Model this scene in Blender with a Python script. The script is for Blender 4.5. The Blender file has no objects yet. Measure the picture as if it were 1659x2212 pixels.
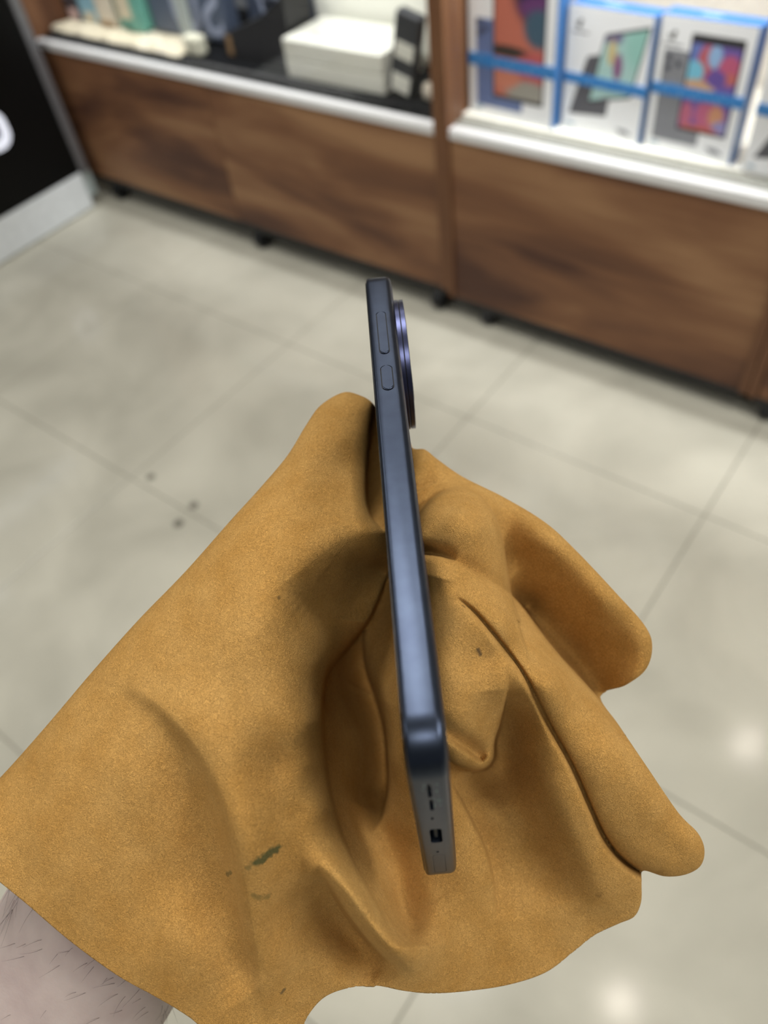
import bpy, bmesh, math, random
import numpy as np
from mathutils import Vector, Matrix
from mathutils.bvhtree import BVHTree

random.seed(4); RNG = np.random.default_rng(4)
scene = bpy.context.scene
COL = scene.collection

# ------------------------------------------------------------------ camera
CX, CY, F, CAM_H = 829.5, 1106.0, 1660.0, 1.33
R = np.array([[0.79780164, 0.59363077, -0.10542794],
              [0.40343179, -0.65555618, -0.63834856],
              [-0.44805728, 0.46674255, -0.76249332]])      # world -> camera (x right, y down, z forward)
CAM = np.array([0.0, 0.0, CAM_H])
cam_data = bpy.data.cameras.new('camera'); cam = bpy.data.objects.new('camera', cam_data); COL.objects.link(cam)
cam_data.sensor_fit = 'VERTICAL'; cam_data.sensor_height = 36.0; cam_data.sensor_width = 27.0
cam_data.lens = F / 2212 * 36.0
cam_data.clip_start = 0.01; cam_data.clip_end = 60
_rx, _ry, _rz = R.T @ np.array([1., 0, 0]), R.T @ np.array([0, -1., 0]), R.T @ np.array([0, 0, -1.])
cam.matrix_world = Matrix(((_rx[0], _ry[0], _rz[0], 0), (_rx[1], _ry[1], _rz[1], 0), (_rx[2], _ry[2], _rz[2], CAM_H), (0, 0, 0, 1)))
cam_data.dof.use_dof = True; cam_data.dof.focus_distance = 0.203; cam_data.dof.aperture_fstop = 9.2
scene.camera = cam

# ------------------------------------------------------------------ world, lights, exposure
scene.view_settings.view_transform = 'Standard'; scene.view_settings.look = 'None'
scene.view_settings.gamma = 1.0; scene.view_settings.use_curve_mapping = False
scene.view_settings.exposure = -0.02
scene.cycles.use_denoising = True
world = bpy.data.worlds.new('world'); scene.world = world; world.use_nodes = True
world.node_tree.nodes['Background'].inputs[0].default_value = (0.92, 0.96, 1.0, 1)
world.node_tree.nodes['Background'].inputs[1].default_value = 0.14

def area(name, loc, size, power, color=(1, 0.97, 0.92), rot=(0, 0, 0), shape='RECTANGLE', sy=None):
    l = bpy.data.lights.new(name, 'AREA'); l.energy = power; l.color = color; l.shape = shape; l.size = size
    if sy: l.size_y = sy
    o = bpy.data.objects.new(name, l); o.location = loc; o.rotation_euler = rot; COL.objects.link(o); return o
CEIL = 2.9
area('ceiling_area_light', (1.75, 0.95, CEIL - .02), 0.6, 60, (1, 0.985, 0.95), sy=1.2)
area('ceiling_area_light', (0.62, -0.7, CEIL - .02), 0.5, 13, (1, 0.985, 0.95), sy=0.5)
area('ceiling_area_light', (-0.72, 0.74, CEIL - .02), 0.6, 20, (1, 0.985, 0.96), sy=0.6)  # added light, brightens the lower part of the phone's side by reflection
area('ceiling_area_light', (-2.6, 0.4, CEIL - .02), 0.6, 22, (1, 0.985, 0.96), sy=1.2)
area('ceiling_area_light', (-1.9, -1.5, CEIL - .02), 0.6, 26, (1, 0.985, 0.96), sy=1.2)  # added fill light for the fronts of the tablet boxes
area('ceiling_area_light', (-1.65, 1.95, CEIL - .02), 0.6, 7, (1, 0.985, 0.96), sy=0.6)  # added light, gives the phone's upper side something brighter to reflect
for p in ((0.21, 2.3), (0.19, 0.81), (-1.2, 2.25), (-0.6, -1.2)):
    area('ceiling_downlight', (p[0], p[1], CEIL - .02), 0.07, 1.8, (1, 0.9, 0.78), shape='DISK')

# ------------------------------------------------------------------ helpers
def lin(c):
    return tuple(((v / 255) / 12.92 if v / 255 <= 0.04045 else ((v / 255 + 0.055) / 1.055) ** 2.4) for v in c)

def at(px, py, axis, val):
    """world point where the photo's pixel meets an axis-aligned plane"""
    r = R.T @ np.array([px - CX, py - CY, F]); t = (val - CAM[axis]) / r[axis]
    return CAM + t * r

def unproj(px, py, d):
    px = np.asarray(px, float); py = np.asarray(py, float); d = np.asarray(d, float)
    c = np.stack([(px - CX) / F * d, (py - CY) / F * d, d], -1)
    return c @ R + CAM

def link(o, parent=None):
    COL.objects.link(o)
    if parent is not None: o.parent = parent
    return o

def tag(o, label, cat, group=None):
    o['label'] = label; o['category'] = cat
    if group: o['group'] = group
    return o

def empty(name, loc=(0, 0, 0), rz=0.0):
    o = bpy.data.objects.new(name, None); o.location = loc; o.rotation_euler = (0, 0, rz); o.empty_display_size = 0.05
    return link(o)

def mesh_obj(name, verts, faces, mat=None, parent=None, smooth=False):
    me = bpy.data.meshes.new(name); me.from_pydata([tuple(map(float, v)) for v in verts], [], [tuple(map(int, f)) for f in faces]); me.update()
    if smooth: me.polygons.foreach_set('use_smooth', [True] * len(me.polygons))
    o = bpy.data.objects.new(name, me)
    if mat: me.materials.append(mat)
    return link(o, parent)

def bm_obj(name, bm, mat=None, parent=None, smooth=False):
    bmesh.ops.recalc_face_normals(bm, faces=bm.faces)
    me = bpy.data.meshes.new(name); bm.to_mesh(me); bm.free()
    if smooth: me.polygons.foreach_set('use_smooth', [True] * len(me.polygons))
    o = bpy.data.objects.new(name, me)
    if mat: me.materials.append(mat)
    return link(o, parent)

def box(name, x0, x1, y0, y1, z0, z1, mat, parent=None, bevel=0.0, seg=2):
    bm = bmesh.new(); bmesh.ops.create_cube(bm, size=1)
    for v in bm.verts:
        v.co = Vector((x0 + (v.co.x + .5) * (x1 - x0), y0 + (v.co.y + .5) * (y1 - y0), z0 + (v.co.z + .5) * (z1 - z0)))
    if bevel: bmesh.ops.bevel(bm, geom=bm.edges[:], offset=bevel, segments=seg, affect='EDGES', profile=0.5)
    return bm_obj(name, bm, mat, parent, smooth=False)

def cyl(name, p0, p1, r, mat, parent=None, n=24, bevel=0.0):
    bm = bmesh.new(); p0 = Vector(p0); p1 = Vector(p1); L = (p1 - p0).length
    bmesh.ops.create_cone(bm, cap_ends=True, segments=n, radius1=r, radius2=r, depth=L)
    if bevel:
        es = [e for e in bm.edges if abs(e.verts[0].co.z - e.verts[1].co.z) < 1e-9]
        bmesh.ops.bevel(bm, geom=es, offset=bevel, segments=2, affect='EDGES')
    q = (p1 - p0).to_track_quat('Z', 'Y')
    bmesh.ops.transform(bm, matrix=Matrix.Translation((p0 + p1) / 2) @ q.to_matrix().to_4x4(), verts=bm.verts)
    return bm_obj(name, bm, mat, parent)

def rrect(x0, x1, y0, y1, r, n=8):
    pts = []
    for cx, cy, a0 in ((x1 - r, y1 - r, 0), (x0 + r, y1 - r, 90), (x0 + r, y0 + r, 180), (x1 - r, y0 + r, 270)):
        for i in range(n + 1):
            a = math.radians(a0 + 90 * i / n); pts.append((cx + r * math.cos(a), cy + r * math.sin(a)))
    return pts

def prism(name, pts, fn, h0, h1, mat=None, parent=None, bevel=0.0):
    """extrude a 2-D outline; fn(u, v, h) -> xyz"""
    n = len(pts); vs = [fn(u, v, h0) for u, v in pts] + [fn(u, v, h1) for u, v in pts]
    fs = [tuple(range(n))[::-1], tuple(range(n, 2 * n))] + [(i, (i + 1) % n, n + (i + 1) % n, n + i) for i in range(n)]
    bm = bmesh.new(); bv = [bm.verts.new(v) for v in vs]
    for f_ in fs: bm.faces.new([bv[i] for i in f_])
    if bevel:
        es = [e for e in bm.edges if (e.verts[0] in bv[n:]) and (e.verts[1] in bv[n:])]
        bmesh.ops.bevel(bm, geom=es, offset=bevel, segments=3, affect='EDGES')
    return bm_obj(name, bm, mat, parent)

def catmull(P, closed=False, n=12):
    P = np.asarray(P, float); m = len(P); out = []
    for i in range(m if closed else m - 1):
        if closed: p0, p1, p2, p3 = P[(i - 1) % m], P[i], P[(i + 1) % m], P[(i + 2) % m]
        else: p0, p1, p2, p3 = P[max(i - 1, 0)], P[i], P[i + 1], P[min(i + 2, m - 1)]
        for k in range(n):
            t = k / n
            out.append(0.5 * ((2 * p1) + (-p0 + p2) * t + (2 * p0 - 5 * p1 + 4 * p2 - p3) * t * t + (-p0 + 3 * p1 - 3 * p2 + p3) * t ** 3))
    if not closed: out.append(P[-1])
    return np.array(out)

# ------------------------------------------------------------------ materials
MATS = {}
def new_mat(name):
    m = bpy.data.materials.new(name); m.use_nodes = True
    nt = m.node_tree; b = nt.nodes['Principled BSDF']; return m, nt, b

def plain(name, rgb, rough=0.5, metal=0.0, spec=0.5, var=0.06, scale=40.0, bump=0.0, coat=0.0):
    """flat colour with a faint procedural mottling"""
    if name in MATS: return MATS[name]
    m, nt, b = new_mat(name); c = lin(rgb)
    tc = nt.nodes.new('ShaderNodeTexCoord'); nz = nt.nodes.new('ShaderNodeTexNoise'); nz.inputs['Scale'].default_value = scale; nz.inputs['Detail'].default_value = 4
    nt.links.new(tc.outputs['Object'], nz.inputs['Vector'])
    rp = nt.nodes.new('ShaderNodeValToRGB'); rp.color_ramp.elements[0].position = .3; rp.color_ramp.elements[1].position = .7
    rp.color_ramp.elements[0].color = (*[v * (1 - var) for v in c], 1); rp.color_ramp.elements[1].color = (*[min(1, v * (1 + var)) for v in c], 1)
    nt.links.new(nz.outputs['Fac'], rp.inputs['Fac']); nt.links.new(rp.outputs['Color'], b.inputs['Base Color'])
    b.inputs['Roughness'].default_value = rough; b.inputs['Metallic'].default_value = metal; b.inputs['Specular IOR Level'].default_value = spec
    b.inputs['Coat Weight'].default_value = coat
    if bump:
        bp = nt.nodes.new('ShaderNodeBump'); bp.inputs['Strength'].default_value = bump; bp.inputs['Distance'].default_value = 0.001
        nt.links.new(nz.outputs['Fac'], bp.inputs['Height']); nt.links.new(bp.outputs['Normal'], b.inputs['Normal'])
    MATS[name] = m; return m

def wood(name, cols, stretch=(1.2, 5.5, 5.5), seed=0.0, rough=0.5):
    m, nt, b = new_mat(name)
    tc = nt.nodes.new('ShaderNodeTexCoord'); mp = nt.nodes.new('ShaderNodeMapping'); mp.inputs['Scale'].default_value = stretch; mp.inputs['Location'].default_value = (seed, seed * 1.7, seed * .6)
    nt.links.new(tc.outputs['Object'], mp.inputs['Vector'])
    n1 = nt.nodes.new('ShaderNodeTexNoise'); n1.inputs['Scale'].default_value = 1.25; n1.inputs['Detail'].default_value = 5; n1.inputs['Distortion'].default_value = 0.7; n1.inputs['Roughness'].default_value = .45
    n2 = nt.nodes.new('ShaderNodeTexNoise'); n2.inputs['Scale'].default_value = 9; n2.inputs['Detail'].default_value = 6
    mp2 = nt.nodes.new('ShaderNodeMapping'); mp2.inputs['Scale'].default_value = (stretch[0] * .5, stretch[1] * 2, stretch[2] * 2)
    nt.links.new(tc.outputs['Object'], mp2.inputs['Vector']); nt.links.new(mp2.outputs[0], n2.inputs['Vector']); nt.links.new(mp.outputs[0], n1.inputs['Vector'])
    mx = nt.nodes.new('ShaderNodeMath'); mx.operation = 'MULTIPLY_ADD'; mx.inputs[1].default_value = 0.14; nt.links.new(n2.outputs['Fac'], mx.inputs[0]); nt.links.new(n1.outputs['Fac'], mx.inputs[2])
    rp = nt.nodes.new('ShaderNodeValToRGB'); cr = rp.color_ramp
    cr.elements[0].position = .40; cr.elements[0].color = (*lin(cols[0]), 1); cr.elements[1].position = .72; cr.elements[1].color = (*lin(cols[2]), 1)
    e = cr.elements.new(.55); e.color = (*lin(cols[1]), 1)
    nt.links.new(mx.outputs[0], rp.inputs['Fac']); nt.links.new(rp.outputs['Color'], b.inputs['Base Color'])
    b.inputs['Roughness'].default_value = rough; b.inputs['Specular IOR Level'].default_value = .3
    return m

def blob_mat(name, base, blobs, rough=0.35, grad=None):
    """printed picture: soft blobs (u, v, ru, rv, rgb, softness) over a base colour, in the piece's own 0-1 box"""
    m, nt, b = new_mat(name); tc = nt.nodes.new('ShaderNodeTexCoord')
    sep = nt.nodes.new('ShaderNodeSeparateXYZ'); nt.links.new(tc.outputs['Generated'], sep.inputs[0])
    prev = None
    for (u, v, ru, rv, rgb, soft) in blobs:
        def axis(out, c, r):
            s = nt.nodes.new('ShaderNodeMath'); s.operation = 'SUBTRACT'; nt.links.new(out, s.inputs[0]); s.inputs[1].default_value = c
            d = nt.nodes.new('ShaderNodeMath'); d.operation = 'DIVIDE'; nt.links.new(s.outputs[0], d.inputs[0]); d.inputs[1].default_value = r
            q = nt.nodes.new('ShaderNodeMath'); q.operation = 'POWER'; nt.links.new(d.outputs[0], q.inputs[0]); q.inputs[1].default_value = 2; return q.outputs[0]
        a = nt.nodes.new('ShaderNodeMath'); a.operation = 'ADD'
        nt.links.new(axis(sep.outputs[0], u, ru), a.inputs[0]); nt.links.new(axis(sep.outputs[2], v, rv), a.inputs[1])
        mr = nt.nodes.new('ShaderNodeMapRange'); mr.interpolation_type = 'SMOOTHSTEP'
        nt.links.new(a.outputs[0], mr.inputs[0]); mr.inputs[1].default_value = 1 - soft; mr.inputs[2].default_value = 1 + soft; mr.inputs[3].default_value = 1; mr.inputs[4].default_value = 0
        mix = nt.nodes.new('ShaderNodeMix'); mix.data_type = 'RGBA'; nt.links.new(mr.outputs[0], mix.inputs['Factor'])
        if prev is None: mix.inputs['A'].default_value = (*lin(base), 1)
        else: nt.links.new(prev, mix.inputs['A'])
        mix.inputs['B'].default_value = (*lin(rgb), 1); prev = mix.outputs['Result']
    nt.links.new(prev, b.inputs['Base Color']); b.inputs['Roughness'].default_value = rough
    return m

# ------------------------------------------------------------------ setting: floor, ceiling, wall
GX, GY, T = -0.187, 0.571, 0.60
def tile_material():
    m, nt, b = new_mat('cream_porcelain_tile')
    ge = nt.nodes.new('ShaderNodeNewGeometry')
    n1 = nt.nodes.new('ShaderNodeTexNoise'); n1.inputs['Scale'].default_value = 3.2; n1.inputs['Detail'].default_value = 5; n1.inputs['Distortion'].default_value = .4
    nt.links.new(ge.outputs['Position'], n1.inputs['Vector'])
    rp = nt.nodes.new('ShaderNodeValToRGB'); rp.color_ramp.elements[0].position = .36; rp.color_ramp.elements[1].position = .66
    rp.color_ramp.elements[0].color = (*lin((173, 170, 156)), 1); rp.color_ramp.elements[1].color = (*lin((196, 193, 178)), 1)
    nt.links.new(n1.outputs['Fac'], rp.inputs['Fac']); col = rp.outputs['Color']
    for (x, y, r) in ((-1.344, .600, .011), (-1.181, .592, .012), (-1.172, .533, .013)):      # dark drips on the tiles
        d = nt.nodes.new('ShaderNodeVectorMath'); d.operation = 'DISTANCE'; d.inputs[1].default_value = (x, y, 0)
        nt.links.new(ge.outputs['Position'], d.inputs[0])
        mr = nt.nodes.new('ShaderNodeMapRange'); mr.inputs[1].default_value = r * .7; mr.inputs[2].default_value = r * 1.2; mr.inputs[3].default_value = .75; mr.inputs[4].default_value = 0
        nt.links.new(d.outputs['Value'], mr.inputs[0])
        mix = nt.nodes.new('ShaderNodeMix'); mix.data_type = 'RGBA'; nt.links.new(mr.outputs[0], mix.inputs['Factor']); nt.links.new(col, mix.inputs['A']); mix.inputs['B'].default_value = (*lin((70, 68, 60)), 1); col = mix.outputs['Result']
    nt.links.new(col, b.inputs['Base Color'])
    b.inputs['Roughness'].default_value = .14; b.inputs['Specular IOR Level'].default_value = .42
    return m
TILE = tile_material()
GROUT = plain('grey_grout', (128, 124, 112), .8)
floor = box('floor', -7, 7, -6, 6, -.05, -.0025, plain('floor_bed', (172, 168, 152), .5), None); floor['kind'] = 'structure'
grout = box('grout', GX - 5 * T, GX + 4 * T, GY - 3 * T, GY + 5 * T, -.0025, -.0012, GROUT, floor)
tile0 = box('tile', .0013, T - .0013, .0013, T - .0013, -.012, 0, TILE, floor, bevel=.0012, seg=1)
_first = True
for i in range(-5, 4):
    for j in range(-3, 5):
        if _first: t = tile0; _first = False
        else: t = bpy.data.objects.new('tile', tile0.data); link(t, floor)
        t.location = (GX + i * T, GY + j * T, 0)
ceiling = box('ceiling', -7, 7, -6, 6, CEIL, CEIL + .1, plain('ceiling_paint', (214, 214, 210), .8)); ceiling['kind'] = 'structure'
wall = box('wall_back', -7, 7, 2.6, 2.7, 0, CEIL, plain('wall_paint', (150, 140, 128), .8)); wall['kind'] = 'structure'

# ------------------------------------------------------------------ display cabinets
W_PANEL = [wood('walnut_laminate', ((82, 54, 42), (124, 86, 60), (158, 120, 86)), seed=s) for s in (3.3, 8.1, 14.7, 21.0)]
W_POST = wood('walnut_edge', ((84, 54, 36), (104, 70, 48), (120, 84, 58)), stretch=(8, 8, 1), seed=2.0)
ALU = plain('white_aluminium', (226, 226, 226), .35, 0.0, .5, var=.03)
TRACK_G = plain('grey_track', (142, 142, 134), .5, spec=.2)
TRACK_B = plain('black_track', (14, 14, 14), .6, spec=.08)
SHELF_C = plain('cream_shelf', (236, 234, 222), .5)
SHELF_D = plain('dark_shelf', (18, 19, 21), .6, spec=.08)
BLACK = plain('black_plastic', (18, 19, 22), .45)
def glass_mat():
    m, nt, b = new_mat('clear_glass'); nt.nodes.remove(b); out = nt.nodes['Material Output']
    fr = nt.nodes.new('ShaderNodeFresnel'); fr.inputs[0].default_value = 1.4
    nz = nt.nodes.new('ShaderNodeTexNoise'); nz.inputs['Scale'].default_value = 3
    tr = nt.nodes.new('ShaderNodeBsdfTransparent'); gl = nt.nodes.new('ShaderNodeBsdfGlossy'); gl.inputs['Roughness'].default_value = .03
    ml = nt.nodes.new('ShaderNodeMath'); ml.operation = 'MULTIPLY'; ml.inputs[1].default_value = .14
    nt.links.new(fr.outputs[0], ml.inputs[0])
    mx = nt.nodes.new('ShaderNodeMixShader'); nt.links.new(ml.outputs[0], mx.inputs[0]); nt.links.new(tr.outputs[0], mx.inputs[1]); nt.links.new(gl.outputs[0], mx.inputs[2]); nt.links.new(mx.outputs[0], out.inputs['Surface'])
    return m
GLASS = glass_mat()
YF, SHELF_Z, TOP_Z = 1.50, 0.535, 1.12

def cabinet(x0, x1, breaks, track, shelf, mats, label, casters, led, back, zb=.085):
    c = empty('display_cabinet', ((x0 + x1) / 2, YF + .22, 0)); ox, oy = c.location.x, c.location.y
    def b(name, a0, a1, b0, b1, z0, z1, m, par=None, bev=.0008):
        o = box(name, a0 - ox, a1 - ox, b0 - oy, b1 - oy, z0, z1, m, par or c, bev, 1); return o
    th = .019
    b('side_panel', x0, x0 + th, YF - .006, 1.95, zb, TOP_Z + .03, W_POST); b('side_panel', x1 - th, x1, YF - .006, 1.95, zb, TOP_Z + .03, W_POST)
    xs = [x0 + th] + breaks + [x1 - th]
    for i in range(len(xs) - 1):
        b('front_panel', xs[i] + .0012, xs[i + 1] - .0012, YF + .002, YF + .02, zb, .500, mats[i % len(mats)])
    b('base_board', x0 + .01, x1 - .01, YF + .003, 1.94, zb - .021, zb - .0005, BLACK)
    b('shelf_edge_rail', x0 + th, x1 - th, YF - .003, YF + .022, .501, .526, ALU, None, .003)
    b('door_track', x0 + th, x1 - th, YF + .022, YF + .058, .501, .527, track)
    b('shelf', x0 + th, x1 - th, YF + .058, 1.93, .505, SHELF_Z, shelf)
    b('back_panel', x0 + th, x1 - th, 1.93, 1.945, zb, TOP_Z, back)
    b('upper_shelf', x0 + th, x1 - th, YF + .02, 1.93, TOP_Z, TOP_Z + .025, shelf)
    b('added_led_baffle', x0 + th, x1 - th, YF + .004, YF + .02, TOP_Z - .13, TOP_Z, W_POST)  # unseen board added to block the LED's streak on the floor
    g = b('glass_pane', x0 + th + .002, x1 - th - .002, YF + .032, YF + .036, .5275, TOP_Z - .002, GLASS, None, 0); g['label'] = 'clear glass pane'
    for cx in casters:
        rw = (zb - .022) / 2; k = cyl('caster', (cx - ox - .015, 1.522 - oy, rw), (cx - ox + .015, 1.522 - oy, rw), rw - .0005, BLACK, c, 20, .003)
        box('fork', cx - ox - .017, cx - ox + .017, 1.508 - oy, 1.54 - oy, rw, zb - .0215, BLACK, k, .002, 1)
    l = area('cabinet_led', ((x0 + x1) / 2, YF + .055, TOP_Z - .03), x1 - x0 - .1, led, (.97, .99, 1.0), rot=(math.radians(14), 0, 0), sy=.03)
    tag(c, label, 'cabinet', 'shop display cabinets'); return c
cabinet(-2.66, -1.056, [-1.866], TRACK_B, SHELF_D, (W_PANEL[0], W_PANEL[1]), 'wide walnut display cabinet holding small boxes, dark shelf and black track behind white rail', (-2.52, -1.80, -1.10), 8.0, plain('grey_back', (120, 122, 124), .7))
cabinet(-1.054, -0.236, [], TRACK_G, SHELF_C, (W_PANEL[2],), 'walnut display cabinet with bright cream shelf holding the blue and white tablet boxes', (-0.94,), 6.5, plain('cream_back', (200, 194, 182), .7), .068)
cabinet(-0.234, 0.58, [], TRACK_G, SHELF_C, (W_PANEL[3],), 'walnut display cabinet cut off at the right edge of the photo', (-.185, .47), 6.5, plain('cream_back', (200, 194, 182), .7), .064)

# ------------------------------------------------------------------ black kiosk at the left
KX = -2.57
kiosk = empty('display_kiosk', (KX - .3, .6, 0)); tag(kiosk, 'black display kiosk with grey metal frame, pale plinth and white logo', 'kiosk')
def kb(name, x0, x1, y0, y1, z0, z1, m, bev=.001, par=None):
    return box(name, x0 - kiosk.location.x, x1 - kiosk.location.x, y0 - kiosk.location.y, y1 - kiosk.location.y, z0, z1, m, par or kiosk, bev, 2)
KBLACK = plain('kiosk_black', (10, 10, 10), .5, spec=.15); KGREY = plain('brushed_grey_frame', (120, 120, 124), .4, .5); KPL = plain('pale_grey_plinth', (232, 238, 242), .45)
kb('body', KX - .6, KX - .012, -.35, 1.44, .132, 1.35, KBLACK)
kb('front_panel', KX - .012, KX, -.34, 1.424, .134, 1.33, KBLACK)
kb('corner_bar', KX - .03, KX + .006, 1.425, 1.458, .128, 1.35, KGREY, .003)
kb('plinth', KX - .58, KX, -.35, 1.425, 0.004, .133, KPL, .004)
kb('plinth_end_block', KX - .5, KX - .02, 1.426, 1.475, 0.03, .118, plain('plinth_end', (176, 188, 188), .5), .004)
_o = rrect(-.052, .052, -.058, .058, .045, 10); _i = rrect(-.024, .024, -.028, .028, .020, 10)
def ring_logo():
    n = len(_o); vs = []; fs = []
    for h in (0, .006):
        for (u, v) in _o: vs.append((h, u, v))
        for (u, v) in _i: vs.append((h, u, v))
    for i in range(n):
        j = (i + 1) % n
        fs += [(2 * n + i, 2 * n + j, 3 * n + j, 3 * n + i), (i, 2 * n + i, 2 * n + j, j), (n + i, n + j, 3 * n + j, 3 * n + i), (i, j, n + j, n + i)]
    return vs, fs
vs, fs = ring_logo(); lg = mesh_obj('logo', vs, fs, plain('logo_white', (255, 255, 255), .4), kiosk); lg['label'] = 'white rounded logo letter'
def glow(name, rgb, st):
    m, nt, b = new_mat(name); b.inputs['Base Color'].default_value = (*lin(rgb), 1); b.inputs['Emission Color'].default_value = (*lin(rgb), 1); b.inputs['Emission Strength'].default_value = st; return m
lg.data.materials.clear(); lg.data.materials.append(glow('backlit_letter', (236, 240, 255), .55))
st_ = kb('light_strip', KX - .002, KX + .004, .45, .88, .845, .862, glow('light_strip', (225, 236, 255), 5.0), .001); st_['label'] = 'lit white strip'
kb('pilot_lamp', KX - .002, KX + .004, .30, .335, 1.13, 1.165, glow('pilot_lamp', (225, 236, 255), 9.0), .003)
lg.location = (KX + .0005 - kiosk.location.x, 1.192 - kiosk.location.y, .372)

# ------------------------------------------------------------------ tablet boxes
B_WHITE = plain('box_white_card', (246, 248, 250), .35, var=.01); B_BLUE = plain('box_blue_card', (34, 98, 160), .35, var=.05); B_BLUE2 = plain('box_blue_side', (62, 112, 170), .35, var=.05)
BAND = None
def band_mat():
    m, nt, b = new_mat('blue_printed_band'); tc = nt.nodes.new('ShaderNodeTexCoord'); mp = nt.nodes.new('ShaderNodeMapping'); mp.inputs['Scale'].default_value = (26, 1, 3)
    ck = nt.nodes.new('ShaderNodeTexNoise'); ck.inputs['Scale'].default_value = 1.0; ck.inputs['Detail'].default_value = 1
    nt.links.new(tc.outputs['Generated'], mp.inputs[0]); nt.links.new(mp.outputs[0], ck.inputs['Vector'])
    rp = nt.nodes.new('ShaderNodeValToRGB'); rp.color_ramp.elements[0].position = .5; rp.color_ramp.elements[1].position = .75
    rp.color_ramp.elements[0].color = (*lin((36, 126, 200)), 1); rp.color_ramp.elements[1].color = (*lin((120, 165, 210)), 1)
    nt.links.new(ck.outputs['Fac'], rp.inputs[0]); nt.links.new(rp.outputs[0], b.inputs['Base Color']); b.inputs['Roughness'].default_value = .3; return m
BAND = band_mat()
DARK = plain('print_dark', (50, 50, 54), .4); PGREY = plain('print_grey', (136, 138, 144), .4); PCHAR = plain('print_charcoal', (92, 92, 98), .4); PBLUE = plain('print_slate_blue', (104, 122, 168), .4); PINK = plain('print_pale', (176, 196, 208), .4)
S_OR = blob_mat('screen_orange', (196, 112, 92), [(.95, .95, .6, .35, (34, 28, 62), .5), (.95, .78, .45, .10, (104, 56, 112), .5), (.9, .62, .3, .16, (64, 92, 112), .5), (.25, .4, .5, .05, (58, 48, 44), .4), (.9, .25, .45, .18, (192, 92, 92), .5), (.75, .05, .5, .12, (160, 156, 146), .5), (.2, .2, .35, .13, (206, 128, 104), .5)])
S_MINT = blob_mat('screen_mint', (172, 208, 204), [(.35, .86, .2, .1, (120, 112, 150), .6), (.36, .66, .09, .16, (206, 190, 140), .5), (.5, .5, .09, .17, (138, 88, 132), .6), (.48, .03, .25, .06, (146, 110, 140), .6), (.9, .8, .3, .3, (150, 200, 190), .8)])
S_COL = blob_mat('screen_colourful', (112, 92, 166), [(.12, .86, .2, .14, (104, 124, 190), .5), (.34, .80, .18, .2, (190, 96, 104), .4), (.13, .68, .2, .13, (122, 196, 222), .3), (.25, .50, .36, .1, (206, 166, 132), .3), (.5, .88, .14, .13, (150, 186, 226), .4), (.82, .76, .22, .16, (192, 92, 126), .4), (.85, .66, .18, .07, (196, 106, 102), .5), (.6, .64, .2, .1, (106, 82, 160), .4),
    (.12, .16, .14, .17, (188, 104, 130), .5), (.6, .2, .3, .2, (190, 100, 132), .5), (.75, .2, .16, .13, (206, 148, 116), .4), (.9, .06, .2, .1, (150, 146, 196), .4), (.45, .02, .4, .04, (196, 104, 92), .5)])
CAMDOT = plain('print_lens', (58, 60, 74), .4)

def qrect(a, b, c, d, r, n=4):
    """rounded quad through four corners (top left, top right, bottom right, bottom left)"""
    P = [np.array(p, float) for p in (a, b, c, d)]; out = []
    for i in range(4):
        p, q, o = P[i], P[i - 1], P[(i + 1) % 4]
        e0 = p + (q - p) / np.linalg.norm(q - p) * r; e1 = p + (o - p) / np.linalg.norm(o - p) * r
        for k in range(n + 1):
            t = k / n; out.append(tuple((1 - t) ** 2 * e0 + 2 * t * (1 - t) * p + t * t * e1))
    return out[::-1]

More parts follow.
